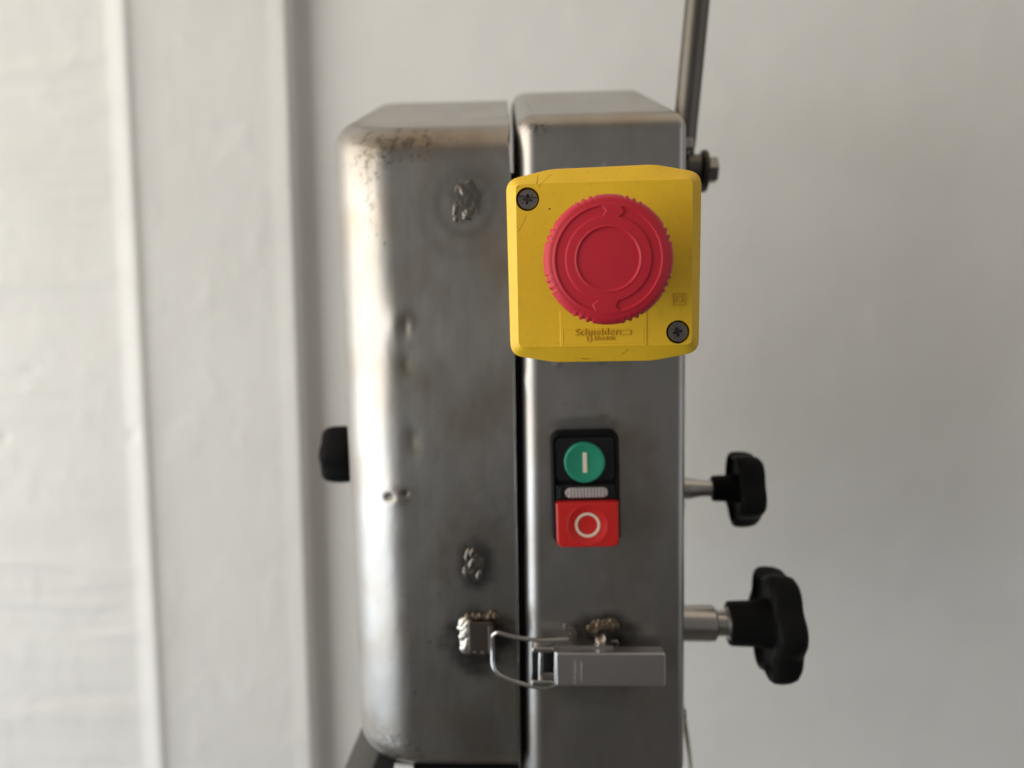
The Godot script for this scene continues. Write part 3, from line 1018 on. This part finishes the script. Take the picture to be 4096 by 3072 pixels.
# flat face between a convex outline and two round holes, laid in strips across the line through both holes
func face_with_holes(s: PackedVector3Array, outline: PackedVector3Array, holes: Array, z: float) -> void:
	var c0: Vector2 = holes[0][0]
	var dir := ((holes[1][0] as Vector2) - c0).normalized()
	var across := Vector2(-dir.y, dir.x)
	var n := outline.size()
	for side in [1.0, -1.0]:
		var edge := []   # (along, out) of the outline on this side, with both ends on the line
		for i in n:
			var p := Vector2(outline[i].x, outline[i].y) - c0
			var q := Vector2(outline[(i + 1) % n].x, outline[(i + 1) % n].y) - c0
			var vp: float = p.dot(across) * side
			var vq: float = q.dot(across) * side
			if vp >= 0.0:
				edge.append(Vector2(p.dot(dir), vp))
			if (vp >= 0.0) != (vq >= 0.0):
				edge.append(Vector2(lerpf(p.dot(dir), q.dot(dir), vp / (vp - vq)), 0.0))
		edge.sort_custom(func(a, b): return a.x < b.x)
		var us := []
		for p in edge:
			us.append(p.x)
		for h in holes:
			var uc: float = ((h[0] as Vector2) - c0).dot(dir)
			for k in 25:
				us.append(uc - cos(PI * k / 24.0) * h[1])
		us.sort()
		var low := PackedVector3Array()
		var high := PackedVector3Array()
		var e := 0
		for u in us:
			while e < edge.size() - 2 and edge[e + 1].x < u:
				e += 1
			var span: float = edge[e + 1].x - edge[e].x
			var vo: float = edge[e].y if span < 1e-6 else lerpf(edge[e].y, edge[e + 1].y, clampf((u - edge[e].x) / span, 0.0, 1.0))
			var vi := 0.0
			for h in holes:
				var d: float = u - ((h[0] as Vector2) - c0).dot(dir)
				vi = maxf(vi, sqrt(maxf(h[1] * h[1] - d * d, 0.0)))
			var a: Vector2 = c0 + dir * u + across * side * vi
			var b: Vector2 = c0 + dir * u + across * side * vo
			low.append(Vector3(a.x, a.y, z))
			high.append(Vector3(b.x, b.y, z))
		for k in low.size() - 1:
			if side > 0:
				quad(s, low[k], low[k + 1], high[k + 1], high[k])
			else:
				quad(s, low[k + 1], low[k], high[k], high[k + 1])


func build_estop(saw: Node3D) -> void:
	var s := PackedVector3Array()
	var n := 288
	var out := lid_outline()
	var inner := PackedVector2Array()
	for p in rrect(30.4, 28.4, 2.0, 0, 8):
		inner.append(Vector2(p.x, p.y))
	var o0 := radial(out, n, -8.0)
	var i0 := radial(inner, n, 0.0)
	var loops := [o0]
	for q in [[0.0, -3.7], [0.06, -3.5], [0.22, -3.28], [0.45, -3.1]]:
		loops.append(radial(out, n, q[1], q[0]))
	# chamfer to the flat face, softly rounded where they meet
	for t in [0.88, 0.94, 1.0]:
		var l := PackedVector3Array()
		var last: PackedVector3Array = loops[4]
		for i in n:
			var zz: float = lerpf(last[i].z, 0.0, t) if t < 1.0 else 0.0
			var p := last[i].lerp(i0[i], t)
			l.append(Vector3(p.x, p.y, zz - (0.03 if t == 0.94 else 0.0)))
		loops.append(l)
	loft(s, loops, false, false)
	var wells := [[Vector2(-26.4, 23.3), 4.1], [Vector2(25.6, -23.9), 4.1]]
	face_with_holes(s, loops[-1], wells, 0.0)
	for w in wells:
		var cyl := lathe([Vector2(0.0, -7.0), Vector2(4.1, -7.0)], 48)
		var wall := PackedVector3Array()
		for i in 48:
			var a := TAU * i / 48
			var b := TAU * (i + 1) / 48
			var p := Vector3(cos(a), sin(a), 0) * 4.1
			var q := Vector3(cos(b), sin(b), 0) * 4.1
			quad(wall, q, p, p - Vector3(0, 0, 7), q - Vector3(0, 0, 7))
		s.append_array(moved(cyl, Transform3D(Basis(), Vector3(w[0].x, w[0].y, 0))))
		s.append_array(moved(wall, Transform3D(Basis(), Vector3(w[0].x, w[0].y, 0))))
	var lid := part("emergency_stop", soup_mesh(s, 30, 72.0), mats.yellow, saw, Vector3(21.3, 22.2 - BASE, 53.0), "yellow plastic emergency stop box with red mushroom button")
	lid.rotation = Vector3(deg_to_rad(1.6), deg_to_rad(-2.0), deg_to_rad(0.2))
	s = PackedVector3Array()
	slab(s, 31.5, 30.0, 4.0, -54.0, -7.0, 0.4)
	part("enclosure_base", soup_mesh(s), mats.base_grey, lid)
	for q in [[Vector2(-26.4, 23.3), -0.13], [Vector2(25.6, -23.9), 1.85]]:
		var sc := part("screw", screw_mesh(), mats.screw, lid, Vector3(q[0].x, q[0].y, -0.75))
		sc.rotation.z = q[1]
		var pit := lathe([Vector2(1.95, -1.5), Vector2(1.95, -1.1), Vector2(0, -1.1)], 24)  # dark disc colours in the shade at the bottom of the recess
		part("recess_shade", soup_mesh(pit), mats.dark, sc)
	# moulded name plate field, lettering in relief
	s = PackedVector3Array()
	var pm := Vector2(-0.4, -22.2)
	slab(s, 15.2, 6.3, 0.15, -0.5, 0.22, 0.14, pm)
	var plate := part("name_plate", soup_mesh(s, 38, 72.0), mats.yellow_plain, lid)
	s = PackedVector3Array()
	frame_bar(s, pm + Vector2(-0.15, -2.6), 14.2, 2.75, 0.22, 0.22, 0.34)
	part("plate_border", soup_mesh(s), mats.yellow_plain, plate)
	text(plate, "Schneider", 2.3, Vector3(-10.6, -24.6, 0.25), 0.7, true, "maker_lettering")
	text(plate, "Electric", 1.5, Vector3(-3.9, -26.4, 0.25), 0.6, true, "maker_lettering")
	s = PackedVector3Array()
	frame_bar(s, Vector2(7.1, -23.7), 2.0, 0.9, 0.3, 0.2, 0.55)
	s.append_array(moved(lathe([Vector2(0.75, 0.2), Vector2(0.75, 0.5), Vector2(1.15, 0.5), Vector2(1.15, 0.2)], 28), Transform3D(Basis(Vector3.BACK, 0.3) * Basis.from_scale(Vector3(0.85, 1.1, 1)), Vector3(-5.5, -25.7, 0))))
	slab(s, 0.8, 0.16, 0.05, 0.2, 0.5, 0.05, Vector2(-5.3, -25.7))
	part("maker_emblem", soup_mesh(s), mats.yellow_shaded, plate)
	# square-in-square insulation symbol
	s = PackedVector3Array()
	frame_bar(s, Vector2(25.7, -12.6), 2.2, 2.2, 0.42, -0.2, 0.3)
	frame_bar(s, Vector2(25.7, -12.6), 1.15, 1.15, 0.4, -0.2, 0.3)
	part("insulation_symbol", soup_mesh(s), mats.yellow_shaded, lid)
	# collar and mushroom
	s = lathe([Vector2(15.0, -1.0), Vector2(15.0, 3.0), Vector2(14.4, 3.6), Vector2(11.5, 3.8), Vector2(11.5, 18.0), Vector2(13.0, 19.5)], 64)
	part("button_collar", soup_mesh(s), mats.black, lid)
	part("mushroom_button", mushroom_mesh(), mats.mushroom, lid, Vector3(0, 0, -6.5))


func text(parent: Node3D, what: String, height: float, pos: Vector3, depth: float, bold: bool, called: String) -> void:
	var f := SystemFont.new()
	f.font_names = PackedStringArray(["Droid Sans"])
	f.font_weight = 700 if bold else 400
	var t := TextMesh.new()
	t.text = what
	t.font = f
	t.font_size = 48
	t.pixel_size = 1.0 / 48.0 / 0.72
	t.depth = depth / height
	t.curve_step = 1.0
	t.horizontal_alignment = HORIZONTAL_ALIGNMENT_LEFT
	t.vertical_alignment = VERTICAL_ALIGNMENT_BOTTOM
	var o := part(called, t, mats.yellow_shaded, parent, pos)
	o.scale = Vector3.ONE * height * MM
	o.position.y -= 0.328 * height * MM


func frame_bar(s: PackedVector3Array, c: Vector2, hx: float, hy: float, w: float, z0: float, z1: float) -> void:
	slab(s, hx, w / 2, 0.05, z0, z1, 0.08, c + Vector2(0, hy - w / 2), 2)
	slab(s, hx, w / 2, 0.05, z0, z1, 0.08, c - Vector2(0, hy - w / 2), 2)
	slab(s, w / 2, hy - w - 0.003, 0.05, z0, z1, 0.08, c + Vector2(hx - w / 2, 0), 2)
	slab(s, w / 2, hy - w - 0.003, 0.05, z0, z1, 0.08, c - Vector2(hx - w / 2, 0), 2)


# height over a disc, given at (radius, angle), then a rim
func screw_mesh() -> ArrayMesh:
	var nr := 44
	var nt := 128
	var loops := []
	for k in nr + 1:
		var r := 3.55 * (1.0 - float(k) / nr) + 0.002
		var l := PackedVector3Array()
		for i in nt:
			var a := TAU * i / nt
			var p := Vector2(cos(a), sin(a)) * r
			var z := 0.35 - 0.45 * smoothstep(3.2, 3.55, r)
			z = lerpf(z, -0.9, smoothstep(1.0, 0.88, absf(p.y)))
			var star := 1.25 + 0.55 * cos(4.0 * a)
			z = minf(z, lerpf(0.4, -2.3, smoothstep(star + 0.1, star - 0.2, r)))
			var tick := absf(fmod(a + TAU, PI / 2) - PI / 4) * r
			if r > 1.5 and r < 2.6:
				z -= 0.22 * smoothstep(0.18, 0.06, tick)
			l.append(Vector3(p.x, p.y, z))
		loops.append(l)
	var s := PackedVector3Array()
	var low := PackedVector3Array()
	for p in loops[0]:
		low.append(Vector3(p.x, p.y, -2.4))
	loops.push_front(low)
	loft(s, loops, false, true)
	return soup_mesh(s, 30)


func arrow_band(r: float, a: float) -> float:
	# 1 inside the two curved arrows, 0 outside; a in degrees, counter-clockwise from +x
	var best := 0.0
	for q in [[97.0, 256.0, 1], [-77.0, 76.0, -1]]:
		# head at one end (pointed), swallow-tail notch at the other
		var mid: float = (q[0] + q[1]) / 2
		var half: float = (q[1] - q[0]) / 2
		var d := fposmod(a - mid + 180.0, 360.0) - 180.0
		var across := (r - 14.4) / 1.65          # -1 .. 1 over the band
		var tip := 5.0 * (1.0 - absf(across))     # degrees gained or lost towards the middle of the band
		# left arrow points up (lower angle end), right arrow points down (lower angle end)
		var lo := -half - tip
		var hi := half - tip
		var e_r := 1.0 - absf(across)
		var e_a := minf(d - lo, hi - d) * PI / 180.0 * r / 1.65
		best = maxf(best, smoothstep(0.0, 0.17, minf(e_r, e_a)))
	return best


func mushroom_mesh() -> ArrayMesh:
	var n := 640
	var radii := PackedFloat32Array()
	var r := 0.02
	while r < 17.4:
		radii.append(r)
		r += 0.5 if r < 8.6 else (0.11 if r < 10.4 or r > 12.4 and r < 16.3 else 0.25)
	var loops := []
	# rim and underside first (outermost), from the neck outwards and up over the shoulder
	for q in [[12.5, 25.5], [17.6, 26.2], [18.9, 27.0]]:
		loops.append(circle(q[0], q[1], n))
	for q in [[19.35, 28.0, 0.8], [19.7, 29.6, 1.0], [19.85, 31.5, 1.0], [19.8, 33.2, 1.0], [19.5, 34.6, 0.9], [18.95, 35.7, 0.45], [18.2, 36.5, 0.12]]:
		var l := PackedVector3Array()
		for i in n:
			var deg := 360.0 * i / n
			var g := absf(fposmod(deg + 1.0, 45.0) - 22.5)   # grip ribs in eight groups
			var on := smoothstep(10.5, 8.5, g)
			var rib: float = on * q[2] * (0.6 * smoothstep(-0.5, 0.6, cos(TAU * deg / 6.6)) - 0.40)
			var a := deg_to_rad(deg)
			l.append(Vector3(cos(a) * (q[0] + rib), sin(a) * (q[0] + rib), q[1]))
		loops.append(l)
	for k in range(radii.size() - 1, -1, -1):
		var rr := radii[k]
		var l := PackedVector3Array()
		for i in n:
			var a := TAU * i / n
			var z := 37.7 - 0.0026 * rr * rr - 0.5 * pow(maxf(rr - 15.5, 0.0) / 2.0, 2.0)
			z -= 0.5 * arrow_band(rr, rad_to_deg(a))
			z += 0.16 * exp(-pow((rr - 9.75) / 0.28, 2.0))
			z -= 0.40 * smoothstep(9.6, 9.15, rr) - 0.1 * smoothstep(9.0, 0.0, rr)
			l.append(Vector3(cos(a) * rr, sin(a) * rr, z))
		loops.append(l)
	var v := PackedVector3Array()
	var nrm := PackedVector3Array()
	var idx := PackedInt32Array()
	for l in loops:
		v.append_array(l)
	var m := loops.size()
	for k in m:
		for i in n:
			var du := v[k * n + (i + 1) % n] - v[k * n + (i + n - 1) % n]
			var dv := v[mini(k + 1, m - 1) * n + i] - v[maxi(k - 1, 0) * n + i]
			nrm.append(du.cross(dv).normalized())
			if k < m - 1:
				var j := (i + 1) % n
				idx.append_array(PackedInt32Array([k * n + i, (k + 1) * n + j, k * n + j, k * n + i, (k + 1) * n + i, (k + 1) * n + j]))
	for i in v.size():
		v[i] *= Vector3(1.025, 1.025, 1.0) * MM
	var arr := []
	arr.resize(Mesh.ARRAY_MAX)
	arr[Mesh.ARRAY_VERTEX] = v
	arr[Mesh.ARRAY_NORMAL] = nrm
	arr[Mesh.ARRAY_INDEX] = idx
	var am := ArrayMesh.new()
	am.add_surface_from_arrays(Mesh.PRIMITIVE_TRIANGLES, arr)
	return am


func circle(r: float, z: float, n: int) -> PackedVector3Array:
	var l := PackedVector3Array()
	for i in n:
		var a := TAU * i / n
		l.append(Vector3(cos(a) * r, sin(a) * r, z))
	return l
